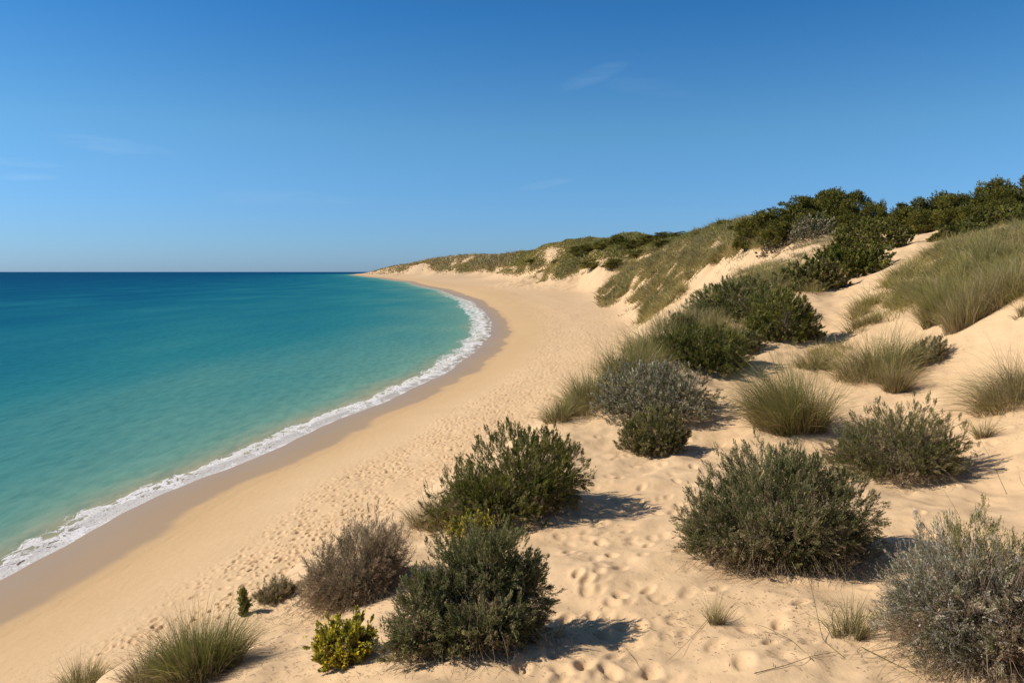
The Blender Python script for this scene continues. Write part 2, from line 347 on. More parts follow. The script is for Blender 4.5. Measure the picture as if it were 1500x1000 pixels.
# ------------------------------------------------------------------ vegetation helpers
def nrm(a): return a / np.maximum(np.linalg.norm(a, axis=-1, keepdims=True), 1e-9)
def ortho(ax, rng):
    r = rng.normal(size=ax.shape); p = r - (r * ax).sum(-1, keepdims=True) * ax; return nrm(p)
def mesh_obj(name, co, q, col, m, parent=None, loc=None, smooth=False):
    me = bpy.data.meshes.new(name); fill(me, co, q, smooth, col); me.materials.append(m)
    o = bpy.data.objects.new(name, me); C.objects.link(o)
    if parent: o.parent = parent
    return o
def pick(rng, cols, n):
    w = np.array([c[3] for c in cols], float); w /= w.sum(); k = rng.choice(len(cols), n, p=w)
    a = np.array([c[:3] for c in cols])[k]; return a * rng.uniform(.65, 1.4, (n, 1)) * rng.uniform(.93, 1.07, (n, 3))
def leaves(rng, base, axis, length, per, ll, lw, col, ang=45, tipcol=None):
    """narrow lozenge leaves around each shoot: base, axis, length are per shoot"""
    n = len(base); t = rng.uniform(0, 1, (n, per)) ** .8
    p = base[:, None] + axis[:, None] * (length[:, None] * t)[..., None]
    ax = np.repeat(axis[:, None], per, 1); pr = ortho(ax, rng); a = np.radians(ang * rng.uniform(.5, 1.3, (n, per, 1))) * (1 - .6 * t[..., None] ** 3)
    dr = ax * np.cos(a) + pr * np.sin(a); side = nrm(np.cross(dr, ortho(dr, rng)))
    l = ll * rng.uniform(.7, 1.25, (n, per, 1)); w = lw * rng.uniform(.7, 1.2, (n, per, 1)) * .5
    v = np.stack([p, p + dr * l * .5 + side * w, p + dr * l, p + dr * l * .5 - side * w], 2).reshape(-1, 3)
    c = np.repeat(col[:, None], per, 1) * rng.uniform(.85, 1.15, (n, per, 1))
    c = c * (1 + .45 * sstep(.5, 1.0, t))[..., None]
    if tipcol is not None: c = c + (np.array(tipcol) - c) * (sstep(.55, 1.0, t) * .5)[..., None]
    c = np.repeat(c.reshape(-1, 3), 4, 0)
    return v, np.arange(len(v)).reshape(-1, 4), c
def tubes(rng, p0, p1, p2, r0, r1, col, seg=5):
    """three-sided tapered tubes along quadratic curves"""
    n = len(p0); t = np.linspace(0, 1, seg + 1)[None, :, None]
    P = p0[:, None] * (1 - t) ** 2 + p1[:, None] * 2 * t * (1 - t) + p2[:, None] * t * t
    T = nrm(np.gradient(P, axis=1)); up = np.array([.13, .27, .95]); s = nrm(np.cross(T, up)); b = np.cross(T, s)
    r = (r0[:, None, None] * (1 - t) + r1[:, None, None] * t)
    ring = np.stack([P + (s * math.cos(a) + b * math.sin(a)) * r for a in (0, 2.094, 4.189)], 2)
    v = ring.reshape(-1, 3); i = (np.arange(n)[:, None, None] * (seg + 1) * 3 + np.arange(seg)[None, :, None] * 3 + np.arange(3)[None, None])
    j = i - np.arange(3)[None, None] + (np.arange(3)[None, None] + 1) % 3
    q = np.stack([i, j, j + 3, i + 3], -1).reshape(-1, 4); c = np.repeat(col, (seg + 1) * 3, 0)
    return v, q, c
def blades(rng, base, direc, length, bend, w, c0, c1, seg=4, sag=None):
    """tapered bending grass blades; direc = initial direction, bend = sideways + down bend"""
    n = len(base); t = np.linspace(0, 1, seg + 1)[None, :, None]
    out = direc.copy(); out[:, 2] = 0; out = nrm(out + rng.normal(size=out.shape) * [.15, .15, 0])
    P = base[:, None] + direc[:, None] * length[:, None, None] * t + (out[:, None] * .55 + np.array([0, 0, -.55])) * (bend * length)[:, None, None] * t ** 2.2
    T = nrm(np.gradient(P, axis=1)); s = nrm(np.cross(T, ortho(T[:, :1].repeat(seg + 1, 1) * 0 + T[:, :1], rng)[:, :1]))
    ww = w[:, None, None] * .5 * (1 - t ** 1.6 * .92)
    v = np.stack([P - s * ww, P + s * ww], 2).reshape(-1, 3)
    i = (np.arange(n)[:, None] * (seg + 1) * 2 + np.arange(seg)[None] * 2).reshape(-1)
    q = np.stack([i, i + 1, i + 3, i + 2], -1)
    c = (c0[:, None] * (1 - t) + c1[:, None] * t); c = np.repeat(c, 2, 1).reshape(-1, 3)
    return v, q, c
def join(*parts):
    V, Q, K, o = [], [], [], 0
    for v, q, c in parts: V.append(v); Q.append(q + o); K.append(c); o += len(v)
    return np.concatenate(V), np.concatenate(Q), np.concatenate(K)
def root(name, label, cat, loc, group=None):
    o = bpy.data.objects.new(name, None); o.empty_display_size = .3; C.objects.link(o); o.location = loc
    o['label'] = label; o['category'] = cat
    if group: o['group'] = group
    return o

# palettes (linear r, g, b, weight)
DGREEN = [(.115, .130, .022, 4), (.175, .180, .032, 4), (.27, .245, .050, 2), (.070, .082, .016, 2)]
GREYGR = [(.165, .168, .060, 4), (.215, .210, .085, 4), (.105, .110, .036, 3), (.30, .28, .15, 1.2)]
OLIVE = [(.21, .195, .050, 4), (.28, .25, .080, 3), (.145, .145, .036, 3)]
SILVER = [(.42, .385, .30, 4), (.56, .52, .43, 3), (.29, .26, .19, 3)]
BROWNG = [(.25, .19, .12, 4), (.33, .26, .17, 3), (.18, .135, .08, 3), (.20, .19, .08, 1)]
YELLOW = [(.50, .44, .060, 4), (.36, .34, .06, 3), (.23, .24, .04, 3)]
DEAD = [(.30, .22, .135, 4), (.38, .29, .19, 3), (.20, .14, .085, 3)]
WOOD = [(.22, .16, .11, 4), (.32, .255, .19, 3), (.14, .10, .07, 3)]
GGRASS = [(.17, .185, .030, 4), (.25, .245, .048, 4), (.34, .30, .085, 2), (.44, .34, .16, 1.5)]
SGRASS = [(.42, .32, .155, 4), (.31, .24, .11, 3), (.52, .41, .23, 2), (.21, .195, .05, 3)]

def make_shrub(rt, W, Hh, pal, n=3000, per=20, ll=.04, lw=.010, sl=.20, up=.7, lobes=None, seed=1, dead=.22, ang=42, tip=None, wisps=.06, skirt=0, bump=.22, stems=220, depth=.47, leafname='foliage', local=None, flowers=0):
    rng = np.random.default_rng(seed)
    if lobes is None: lobes = [(0, 0, .32, .44, .42, .62), (-.25, .02, .26, .25, .30, .46), (.25, .0, .26, .25, .30, .48), (.05, -.20, .22, .32, .26, .42), (0, .20, .3, .34, .26, .50)]
    Lb = np.array(lobes) * np.array([W, W * depth * 2, Hh, W, W * depth * 2, Hh])
    ar = (Lb[:, 3] * Lb[:, 4] * Lb[:, 5]) ** (2 / 3); per_pl = 11; npl = max(12, n // per_pl); n = npl * per_pl
    k = rng.choice(len(Lb), npl, p=ar / ar.sum()); B = Lb[k]
    dr = nrm(rng.normal(size=(npl, 3))); dr[:, 2] = np.where(dr[:, 2] < -.7, -dr[:, 2], dr[:, 2])
    rad = 1 - np.abs(rng.normal(0, .10, npl)); deepin = rng.random(npl) < .30; rad[deepin] *= rng.uniform(.5, .85, deepin.sum())
    az = np.arctan2(dr[:, 1], dr[:, 0]) + seed
    rad = rad * (1 + .12 * np.sin(az * 2 + seed * 1.7)) * (1 + .8 * bump * (fbm(az * 2.2 + k * 7.3, dr[:, 2] * 2.8 + k * 3.1, seed, 3)))
    tp = B[:, :3] + dr * B[:, 3:6] * rad[:, None]
    rg = rng.random(npl) < .30; a_ = rng.uniform(0, 2 * math.pi, npl); q_ = (.40 + .10 * fbm(a_ * 1.5 + seed, a_ * 0, seed + 5, 2) - np.abs(rng.normal(0, .05, npl)))
    ring = np.stack([np.cos(a_) * q_ * W, np.sin(a_) * q_ * W * depth * 2, rng.uniform(.05, .34, npl) * Hh], -1)
    low = rng.random(npl) < .45; ring[low, 2] *= .45; ring[low, :2] *= rng.uniform(1.0, 1.22, (low.sum(), 1))
    tp = tp * [1.04, 1.04, .93]; tp[:, 0] += .07 * W * np.clip(tp[:, 2] / Hh, 0, 1) ** 1.5 * (1 if seed % 2 else -.4)
    tp = np.where(rg[:, None], ring, tp); dr = np.where(rg[:, None], np.stack([np.cos(a_), np.sin(a_), .25 + 0 * a_], -1), dr); dr = nrm(dr); tp[:, 2] = np.maximum(tp[:, 2], rng.uniform(.04, .26, npl) * Hh)
    pax = nrm(dr * .8 + np.array([0, 0, 1.0]) * (up * (.35 + .55 * np.clip(dr[:, 2:3], 0, 1))) + rng.normal(0, .20, (npl, 3))); plen = sl * 1.25 * rng.uniform(.55, 1.35, npl)
    ws = rng.random(npl) < wisps; plen[ws] *= 1.35; tp[ws] += pax[ws] * sl * .45
    pi = np.repeat(np.arange(npl), per_pl); t = rng.random(n) ** .75
    wide = (.42 * (1 - t) + .08) * plen[pi]
    tipp = tp[pi] - pax[pi] * ((1 - t) * plen[pi])[:, None] + ortho(pax[pi], rng) * (wide * np.sqrt(rng.random(n)))[:, None]
    off = tipp - (tp[pi] - pax[pi] * ((1 - t) * plen[pi])[:, None])
    axis = nrm(pax[pi] + off / plen[pi][:, None] * 1.3 + rng.normal(0, .14, (n, 3)))
    ln = sl * .62 * rng.uniform(.6, 1.3, n); base = tipp - axis * ln[:, None]; k = k[pi]
    tipp[:, 2] = np.maximum(tipp[:, 2], .02 * Hh)
    # ground under the shrub: follow the terrain
    gx, gy = rt.location.x, rt.location.y; g0 = terr(gx, gy)[0]
    gz = terr(base[:, 0] + gx, base[:, 1] + gy) - g0
    base[:, 2] += gz * np.clip(1.2 - .8 * base[:, 2] / Hh, 0, 1); base[:, 2] = np.maximum(base[:, 2], gz + .01)
    per = int(per * 1.45); lw = lw * .84; ang = ang * .8
    col = pick(rng, pal, n)
    hn = fbm(tipp[:, 0] / W * 5 + seed, tipp[:, 1] / W * 5 + tipp[:, 2] * 2, seed + 9, 2)
    dd = rng.random(n) < dead * (1.6 - 1.5 * np.clip((tipp[:, 2]) / Hh, 0, 1)) * (1 + 1.5 * hn)
    col[dd] = pick(rng, DEAD, dd.sum()) * .9
    col *= (1 + .35 * hn[:, None]) * rng.uniform(.72, 1.32, npl)[pi][:, None]
    if local is not None:           # a patch of another colour: (x, y, z, r) in units of W / Hh
        (lx, ly, lz, lr, lp) = local; q = ((tipp[:, 0] / W - lx) ** 2 + (tipp[:, 1] / W - ly) ** 2 + ((tipp[:, 2] / Hh - lz) * .6) ** 2) < lr * lr
        q &= rng.random(n) < .8; col[q] = pick(rng, lp, q.sum())
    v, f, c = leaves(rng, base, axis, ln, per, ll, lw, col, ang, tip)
    mesh_obj(leafname, v, f, c, M_LEAF, rt)
    if flowers:
        q = rng.choice(n, flowers); v, f, c = leaves(rng, tipp[q] - axis[q] * .01, axis[q], np.full(flowers, .03), 5, .016, .016, pick(rng, [(.72, .55, .04, 3), (.62, .54, .10, 1)], flowers), 80)
        mesh_obj('flowers', v, f, c, M_LEAF, rt)
    # woody branches from the root to the shoots
    s = rng.choice(n, min(stems, n), replace=False); m_ = len(s)
    p0 = rng.normal(0, .07 * W, (m_, 3)) * [1, .8, 0]; p0[:, 2] = terr(p0[:, 0] + gx, p0[:, 1] + gy) - g0 - .03
    p2 = base[s] + axis[s] * ln[s, None] * .9; p1 = (p0 * .45 + p2 * .55) + np.array([0, 0, .10 * Hh]) + rng.normal(0, .05 * W, (m_, 3)) * [1, 1, .3]
    parts = [tubes(rng, p0, p1, p2, rng.uniform(.005, .012, m_) * min(1.3, W / 2.2), rng.uniform(.002, .004, m_), pick(rng, WOOD, m_))]
    if skirt:                        # bare dry stems splayed over the sand round the foot
        m_ = skirt * 2; a = rng.uniform(0, 2 * math.pi, m_); a = np.where(np.sin(a) > .3, -a, a); r = rng.uniform(.32, .62, m_) * W
        p0 = np.stack([np.cos(a) * r * .35, np.sin(a) * r * .35 * depth * 2, a * 0], -1); p2 = np.stack([np.cos(a) * r, np.sin(a) * r * depth * 2, a * 0], -1)
        p0[:, 2] = terr(p0[:, 0] + gx, p0[:, 1] + gy) - g0 + rng.uniform(.05, .4, m_) * Hh; p2[:, 2] = terr(p2[:, 0] + gx, p2[:, 1] + gy) - g0 + rng.uniform(0, .06, m_)
        p1 = (p0 + p2) / 2 + rng.normal(0, .09 * W, (m_, 3)) * [1, 1, .15] + [0, 0, .02 * Hh]
        parts.append(tubes(rng, p0, p1, p2, rng.uniform(.002, .006, m_), np.full(m_, .001), pick(rng, DEAD, m_) * .8))
        vv, qq, cc = leaves(rng, p1, nrm(p2 - p1), np.linalg.norm(p2 - p1, axis=1), 10, .045, .004, pick(rng, DEAD, m_), 30)
        parts.append((vv, qq, cc))
    mesh_obj('branches', *join(*parts), M_WOOD, rt)

def make_tussock(rt, W, Hh, pal=GGRASS, n=1800, seed=1, w=.007, straw=.3, spread=.55, foot=.5, lean=(0, 0), bend=.5, deep=.8):
    rng = np.random.default_rng(seed); gx, gy = rt.location.x, rt.location.y; g0 = terr(gx, gy)[0]
    for nm, k, pl, up, hs in (('green_blades', int(n * (1 - straw)), pal, 1.0, 1.0), ('dry_blades', int(n * straw), SGRASS, .55, .72)):
        if k < 5: continue
        nc = max(5, int(n / 45)); ca = rng.uniform(0, 2 * math.pi, nc); cr = np.sqrt(rng.random(nc)); ch = rng.lognormal(0, .22, nc) * (1.08 - .38 * cr)
        ci = rng.integers(0, nc, k); sa = rng.uniform(0, 2 * math.pi, k); sr = np.sqrt(rng.random(k)) * W * .07
        b = np.stack([np.cos(ca[ci]) * cr[ci] * W * .5 * foot + np.cos(sa) * sr, (np.sin(ca[ci]) * cr[ci] * W * .5 * foot + np.sin(sa) * sr) * deep, sa * 0], -1)
        r = cr[ci]; b[:, 2] = terr(b[:, 0] + gx, b[:, 1] + gy) - g0 - .02
        tilt = spread * (1.15 - .4 * up) * rng.uniform(.1, 1.0, k) * .75; out = r * spread * .55
        dr = np.stack([np.cos(sa) * np.sin(tilt) + np.cos(ca[ci]) * out + lean[0], np.sin(sa) * np.sin(tilt) + np.sin(ca[ci]) * out + lean[1], np.cos(tilt) * up + .2], -1)
        dr = nrm(dr + rng.normal(0, .07, (k, 3))); L = Hh * hs * (1.15 - .75 * rng.random(k) ** 1.4) * ch[ci]
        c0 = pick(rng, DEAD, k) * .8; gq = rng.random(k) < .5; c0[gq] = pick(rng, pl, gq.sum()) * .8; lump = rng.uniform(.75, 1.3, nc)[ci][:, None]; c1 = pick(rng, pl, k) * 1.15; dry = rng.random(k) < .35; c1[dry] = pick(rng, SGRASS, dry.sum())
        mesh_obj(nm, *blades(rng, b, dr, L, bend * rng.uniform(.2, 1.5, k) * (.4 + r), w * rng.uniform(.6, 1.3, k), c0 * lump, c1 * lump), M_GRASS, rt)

def spot(px, py, wpx, back):
    """ground point for a plant whose visible foot is at (px, py): its centre lies back x half-width behind the foot"""
    x, y, z = hit(px, py); w = wpx / FX * y; y2 = y + back * w * .5; x2 = (px - 750) / FX * y2
    return x2, y2, terr(x2, y2)[0], wpx / FX * y2
def shrub(label, px, py, wpx, hpx, pal, seed, name='shrub', cat='shrub', group=None, back=.6, hs=None, **k):
    x, y, z, W = spot(px, py, wpx, back); Hh = hpx / FX * y * (1.0 if hs is None else hs)
    rt = root(name, label, cat, (x, y, z), group); make_shrub(rt, W, Hh, pal, seed=seed, **k); return rt
def tuss(label, px, py, wpx, hpx, seed, name='grass_tussock', cat='grass tussock', group=None, back=.4, **k):
    x, y, z, W = spot(px, py, wpx, back); Hh = hpx / FX * y
    rt = root(name, label, cat, (x, y, z), group); k.setdefault('w', max(.006, y * .00042)); make_tussock(rt, W, Hh, seed=seed, **k); return rt

# ------------------------------------------------------------------ near shrubs
shrub('large dark green domed shrub beside the sandy edge above the beach', 738, 772, 238, 146, DGREEN, 101, n=19374, per=12, ll=.045, lw=.011, sl=0.204, up=.8, tip=(.17, .17, .04), skirt=39,
      lobes=[(.05, .05, .34, .40, .42, .60), (-.25, 0, .20, .26, .32, .42), (.28, .0, .28, .24, .32, .50), (-.02, -.20, .2, .36, .26, .44), (.08, .20, .32, .36, .26, .52)])
shrub('broad grey-green shrub with ragged lobes, just right of the small yellow bush', 692, 955, 250, 176, GREYGR, 102, n=20865, per=12, ll=.034, lw=.009, sl=0.187, up=.55, skirt=66, back=.5,
      lobes=[(.10, .15, .50, .32, .34, .50), (-.24, .05, .34, .24, .28, .40), (.30, .12, .42, .20, .24, .38), (-.30, -.18, .16, .20, .20, .30), (.10, -.22, .18, .24, .20, .30), (.0, .25, .5, .3, .25, .46)], bump=.45)
shrub('yellow-flowered weedy plant growing between two dark shrubs', 690, 792, 84, 52, YELLOW + OLIVE, 103, name='flowering_plant', cat='flowering plant', flowers=260, n=1862, per=9, ll=.04, lw=.014, sl=0.170, back=.3, stems=60)
shrub('small bright yellow-green flowering bush, lowest in the sand at left', 505, 978, 100, 84, YELLOW, 104, name='flowering_bush', cat='flowering bush', flowers=900, n=3166, per=14, ll=.035, lw=.013, sl=0.111, up=.6, dead=.12, wisps=.2, stems=90, bump=.4, back=.5)
shrub('dry brown-grey twiggy shrub with straggling roots on the dune lip', 518, 888, 180, 130, BROWNG, 105, name='dry_shrub', cat='dry shrub', n=13413, per=10, ll=.034, lw=.006, sl=0.221, up=.7, skirt=85, dead=.5, wisps=.15, bump=.35)
shrub('low dry brownish tuft trailing left of the brown twiggy shrub', 405, 885, 72, 34, BROWNG + OLIVE, 106, name='dry_shrub', cat='dry shrub', n=2234, per=9, ll=.04, lw=.006, sl=0.170, dead=.4, stems=60, wisps=.2)
shrub('narrow upright green seedling standing alone in the sand', 357, 902, 17, 46, DGREEN + OLIVE, 107, name='seedling', cat='seedling', bump=.9, wisps=.4, n=483, per=15, ll=.04, lw=.012, sl=0.119, up=2.5, lobes=[(0, 0, .5, .42, .42, .5)], dead=0, stems=14, depth=.5, back=.2)
shrub('largest grey-green shrub, mid foreground, its dry stems fanned over the sand', 1140, 838, 284, 186, GREYGR, 108, n=26827, per=14, ll=.034, lw=.009, sl=0.221, up=.75, skirt=171, dead=.28, bump=.3, back=.55,
      lobes=[(.0, .05, .36, .40, .42, .60), (-.27, 0, .24, .25, .32, .46), (.26, .0, .32, .26, .32, .50), (-.03, -.20, .24, .36, .26, .42), (.06, .20, .36, .36, .26, .52)])
shrub('olive-tipped grey shrub behind the right side of the largest grey-green shrub', 1312, 712, 205, 112, GREYGR + OLIVE, 109, n=15648, per=11, ll=.042, lw=.009, sl=0.204, up=.6, skirt=52, dead=.35, tip=(.16, .17, .06), bump=.4)
shrub('leafless-looking grey twiggy shrub filling the lower right corner', 1448, 988, 330, 222, SILVER + SILVER + GREYGR, 110, name='twiggy_shrub', cat='shrub', n=25336, per=9, ll=.026, lw=.006, sl=0.170, up=.35, skirt=171, dead=.35, stems=1100, bump=.3, back=.5, wisps=.1,
      local=(.08, .05, .95, .26, OLIVE))
# ------------------------------------------------------------------ middle shrubs
shrub('silver-grey shrub on the dune crest, paler than all its neighbours', 955, 628, 186, 92, SILVER + GREYGR, 111, n=13040, per=10, ll=.05, lw=.013, sl=0.204, up=.7, dead=.12, skirt=19, back=.8)
shrub('rounded olive shrub in front of the silver-grey shrub', 958, 668, 112, 78, OLIVE + GREYGR, 112, n=8072, per=11, ll=.05, lw=.012, sl=0.187, skirt=16, dead=.2)
shrub('dark green shrub directly behind the silver-grey shrub', 1028, 548, 148, 76, DGREEN, 113, n=11178, per=10, ll=.07, lw=.017, sl=0.255, up=.8, tip=(.10, .12, .05), dead=.1)
shrub('bright green shrub at the right end of the crest row', 1148, 503, 118, 80, OLIVE + DGREEN + DGREEN, 114, n=9936, per=10, ll=.075, lw=.019, sl=0.255, up=.8, dead=.08, lobes=[(0, 0, .42, .42, .42, .56), (-.3, 0, .2, .2, .3, .42), (.28, 0, .22, .22, .3, .5)])
shrub('wide grey-green shrub behind the bright green one on the crest', 1085, 476, 170, 66, GREYGR + DGREEN, 115, n=11178, per=10, ll=.08, lw=.02, sl=0.289, up=.8, dead=.08, back=.7)
shrub('low dark shrub at the left end of the wide grey-green one', 1000, 492, 60, 34, GREYGR + OLIVE, 116, n=3104, per=9, ll=.08, lw=.018, sl=0.255, dead=.2)
shrub('grey sprawling shrub at the right of the mixed tussock', 1355, 540, 72, 44, GREYGR + BROWNG, 117, n=4036, per=9, ll=.05, lw=.011, sl=0.212, dead=.35, skirt=19)
# ------------------------------------------------------------------ near tussocks
tuss('thick green marram tussock at the lower left, beside the beach', 292, 996, 140, 100, 201, n=4200, pal=[(.15, .18, .028, 5), (.22, .235, .042, 4), (.30, .27, .07, 1)], straw=.22, spread=.60, foot=.72, bend=.45)
tuss('dry brown grass spilling left of the thick green tussock', 222, 1000, 84, 56, 202, pal=SGRASS + [(.15, .11, .07, 6)], n=1100, straw=.5, spread=.8, foot=.8)
tuss('grass tuft cut by the bottom edge, leftmost of the tussocks', 118, 1010, 76, 50, 203, n=1000, straw=.4, spread=.8, foot=.8)
tuss('tiny open grass tuft alone on bare sand below the largest shrub', 1048, 918, 62, 66, 204, n=230, straw=.5, spread=.6, foot=.3, w=.005)
tuss('sparse green tuft with long runners beside the lower right twiggy shrub', 1245, 940, 80, 104, 205, n=420, pal=[(.13, .17, .025, 5), (.24, .25, .05, 2)], straw=.35, spread=.45, foot=.5, w=.005, bend=.6)
tuss('small spiky tuft on open sand near the right edge', 1440, 648, 44, 48, 206, n=260, straw=.4, spread=.6, foot=.35)
tuss('brownish grass tussock leaning in from the right edge', 1485, 600, 130, 84, 207, n=2800, pal=SGRASS + GGRASS, straw=.6, spread=.9, foot=.7, bend=.8)
tuss('small tuft at the right edge higher up the slope', 1498, 466, 34, 24, 208, n=300, straw=.4, spread=.8, foot=.6)
tuss('green marram tussock leaning left, alone in the sandy hollow', 1158, 634, 124, 112, 209, n=4200, pal=[(.15, .18, .028, 5), (.24, .24, .045, 4), (.32, .28, .08, 2)], straw=.3, spread=.62, foot=.72, lean=(-.2, 0), bend=.5)
tuss('mixed green tussock in front of the tall grass slope', 1285, 560, 126, 74, 210, n=3200, straw=.4, spread=.7, foot=.85, bend=.5)
tuss('narrow pale straw tussock before the mixed green tussock', 1312, 578, 50, 78, 211, pal=SGRASS + GGRASS, n=900, straw=.5, spread=.5, foot=.5)
tuss('olive grass tuft at the lower end of the crest row, nearest the beach', 822, 618, 56, 40, 212, n=1200, straw=.35, spread=.8, foot=.8)
tuss('second olive grass mound up from the lower end of the crest row', 866, 592, 84, 62, 213, n=2200, straw=.35, spread=.7, foot=.9)
tuss('third olive grass mound up the crest row, left of the silver-grey shrub', 925, 556, 96, 66, 214, n=2600, straw=.35, spread=.7, foot=.9)
tuss('green grass mound on the crest just left of the dark green shrub', 965, 525, 90, 62, 215, n=2400, straw=.3, spread=.7, foot=.9)
tuss('tall grass behind the wide grey-green shrub on the crest', 1090, 432, 120, 38, 216, n=2600, straw=.45, spread=.5, foot=1.0)
tuss('tall straw-headed tussock with a brown base at the foot of the grass slope', 1422, 476, 74, 78, 217, pal=GGRASS + SGRASS, n=3000, straw=.5, spread=.4, foot=.85, bend=.35)
tuss('green tussock standing left of the tall straw-headed tussock', 1378, 474, 56, 66, 219, n=2400, straw=.35, spread=.45, foot=.8, bend=.35, lean=(-.1, 0))
tuss('straw tussock up the slope to the right of the tall straw-headed one', 1470, 446, 76, 62, 220, pal=GGRASS + SGRASS, n=2600, straw=.5, spread=.45, foot=.9, bend=.35)
tuss('green tussock on the far right of the grass slope, nearest the sky', 1440, 400, 64, 48, 221, n=2000, straw=.2, spread=.4, foot=.9, bend=.3)
tuss('straggling grass tuft between the bright green shrub and the hollow', 1195, 540, 60, 40, 218, n=900, straw=.6, spread=.9, foot=.8)
tuss('dry brown grass skirt at the left foot of the large dark green domed shrub', 640, 772, 84, 56, 222, pal=SGRASS + OLIVE, n=1300, straw=.5, spread=.6, foot=.8)
tuss('straw grass clump on the crest behind the dark green shrub', 1010, 486, 100, 46, 223, pal=GGRASS + SGRASS, n=2000, straw=.4, spread=.5, foot=1.0, bend=.4)
tuss('olive grass clump at the foot of the wide grey-green crest shrub', 1060, 500, 84, 40, 224, n=1500, straw=.35, spread=.6, foot=1.0)
shrub('low rounded olive bush between the dark green shrub and the bright green one', 1085, 520, 70, 42, OLIVE + GREYGR, 128, n=3200, per=10, ll=.07, lw=.018, sl=.18, dead=.15)
shrub('small olive bush on the sand just above the wide grey-green crest shrub', 1150, 428, 74, 30, OLIVE, 129, n=3200, per=9, ll=.10, lw=.03, sl=.2, dead=.2)
# ------------------------------------------------------------------ shrubs up the path
far_k = dict(per=9, ll=.13, lw=.065, sl=.24, up=.6, stems=60)
shrub('dark round shrub at the left of the sandy path, the lower of two', 1240, 408, 124, 56, DGREEN, 121, n=8580, dead=.06, **far_k)
shrub('dark round shrub at the left of the sandy path, the upper of two', 1272, 372, 126, 60, OLIVE + OLIVE + DGREEN, 122, n=8580, dead=.06, **far_k)
shrub('olive grassy shrub just below the two dark round ones', 1190, 425, 104, 52, OLIVE, 123, n=6270, dead=.2, **far_k)
shrub('pale grey bush in front of the left skyline trees', 1195, 352, 84, 42, SILVER + GREYGR, 124, n=3960, dead=.2, **far_k)
shrub('pale grey low bush on the sand, further left than the other grey bush', 1148, 362, 80, 28, SILVER + BROWNG, 125, n=2970, dead=.4, **far_k)
shrub('low dark green scrub on the skyline at the upper right edge', 1462, 332, 110, 34, DGREEN + OLIVE, 126, n=7920, dead=.05, **far_k)
shrub('small olive scrub mound at the right of the sandy path', 1405, 352, 90, 26, OLIVE + DGREEN, 127, n=4950, dead=.1, **far_k)

# ------------------------------------------------------------------ skyline trees
TREEPAL = [(.105, .108, .018, 4), (.155, .148, .026, 4), (.25, .205, .042, 2), (.060, .068, .014, 2)]
def make_tree(rt, seed, W=5.0, Hh=4.6, trunk_h=.9):
    rng = np.random.default_rng(seed); V = []
    cl = 40; a = rng.uniform(0, 2 * math.pi, cl); r = np.sqrt(rng.random(cl)) * W * .40
    cz = trunk_h * .5 + (Hh - trunk_h * .5) * rng.uniform(.02, .88, cl) * (1 - .35 * (r / (W * .42)) ** 2)
    cc = np.stack([np.cos(a) * r, np.sin(a) * r, cz], -1); cr = rng.uniform(.38, .75, cl) * W / 5
    n = 2100; k = rng.integers(0, cl, n); dr = nrm(rng.normal(size=(n, 3))); rad = 1 - np.abs(rng.normal(0, .25, n))
    p = cc[k] + dr * (cr[k] * rad)[:, None] * [1, 1, .8]; ax = nrm(dr * .7 + [0, 0, .5] + rng.normal(0, .25, (n, 3)))
    tint = rng.uniform(.62, 1.5, cl); col = pick(rng, TREEPAL, n) * tint[k][:, None]
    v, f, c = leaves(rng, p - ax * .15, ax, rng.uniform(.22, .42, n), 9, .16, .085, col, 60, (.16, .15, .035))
    mesh_obj('crown', v, f, c, M_LEAF, rt)
    p0 = np.zeros((cl, 3)); p0[:, :2] = rng.normal(0, .12, (cl, 2)); p0[:, 2] = -.3; p1 = cc * .4 + [0, 0, trunk_h * .6]
    t1 = tubes(rng, p0, p1, cc, np.full(cl, .07), np.full(cl, .02), pick(rng, WOOD, cl) * .7, 6)
    mesh_obj('trunk', *join(t1, tubes(rng, np.array([[0, 0, -.5]]), np.array([[.1, 0, .3]]), np.array([[.05, .05, trunk_h * 1.3]]), np.array([.17]), np.array([.1]), pick(rng, WOOD, 1), 6)), M_WOOD, rt)
def copy_tree(o, loc, rz, s, group=None, label=None):
    c = o.copy(); C.objects.link(c); c.location = loc; c.rotation_euler = (0, 0, rz); c.scale = s
    if label: c['label'] = label
    if group: c['group'] = group
    for ch in o.children:
        d = ch.copy(); C.objects.link(d); d.parent = c
    return c
GL, GR_ = 'evergreen trees in the left skyline clump', 'evergreen trees in the right skyline clump'
LL, LR = 'dense olive-green evergreen tree in the clump crowning the dune left of the sandy path', 'dense olive-green evergreen tree in the long clump along the skyline right of the sandy path'
protos = []
tl = []    # (px, foot row, depth, width px, height px, group, label)
for px, py, y, w, h in [(1092, 338, 95, 44, 22), (1118, 337, 94, 54, 34), (1146, 336, 95, 56, 42), (1172, 334, 93, 60, 52), (1200, 333, 96, 60, 58), (1228, 334, 93, 62, 64), (1250, 334, 90, 54, 60), (1276, 338, 88, 50, 46), (1190, 345, 88, 60, 38), (1140, 344, 88, 54, 28), (1240, 346, 84, 60, 36), (1215, 330, 100, 60, 56), (1300, 340, 95, 46, 30)]:
    tl.append((px, py, y, w, h, GL, LL))
for px, py, y, w, h in [(1318, 340, 82, 44, 42), (1340, 342, 82, 56, 58), (1372, 340, 82, 60, 56), (1400, 340, 80, 62, 60), (1436, 338, 78, 66, 64), (1470, 334, 76, 70, 70), (1505, 326, 74, 74, 72), (1545, 320, 74, 80, 74), (1356, 348, 78, 58, 44), (1392, 348, 74, 62, 46), (1430, 344, 72, 64, 46), (1475, 336, 70, 66, 50), (1385, 338, 90, 60, 66), (1455, 330, 88, 66, 74), (1600, 320, 72, 80, 70)]:
    tl.append((px, py, y, w, h, GR_, LR))
rt_ = random.Random(9)
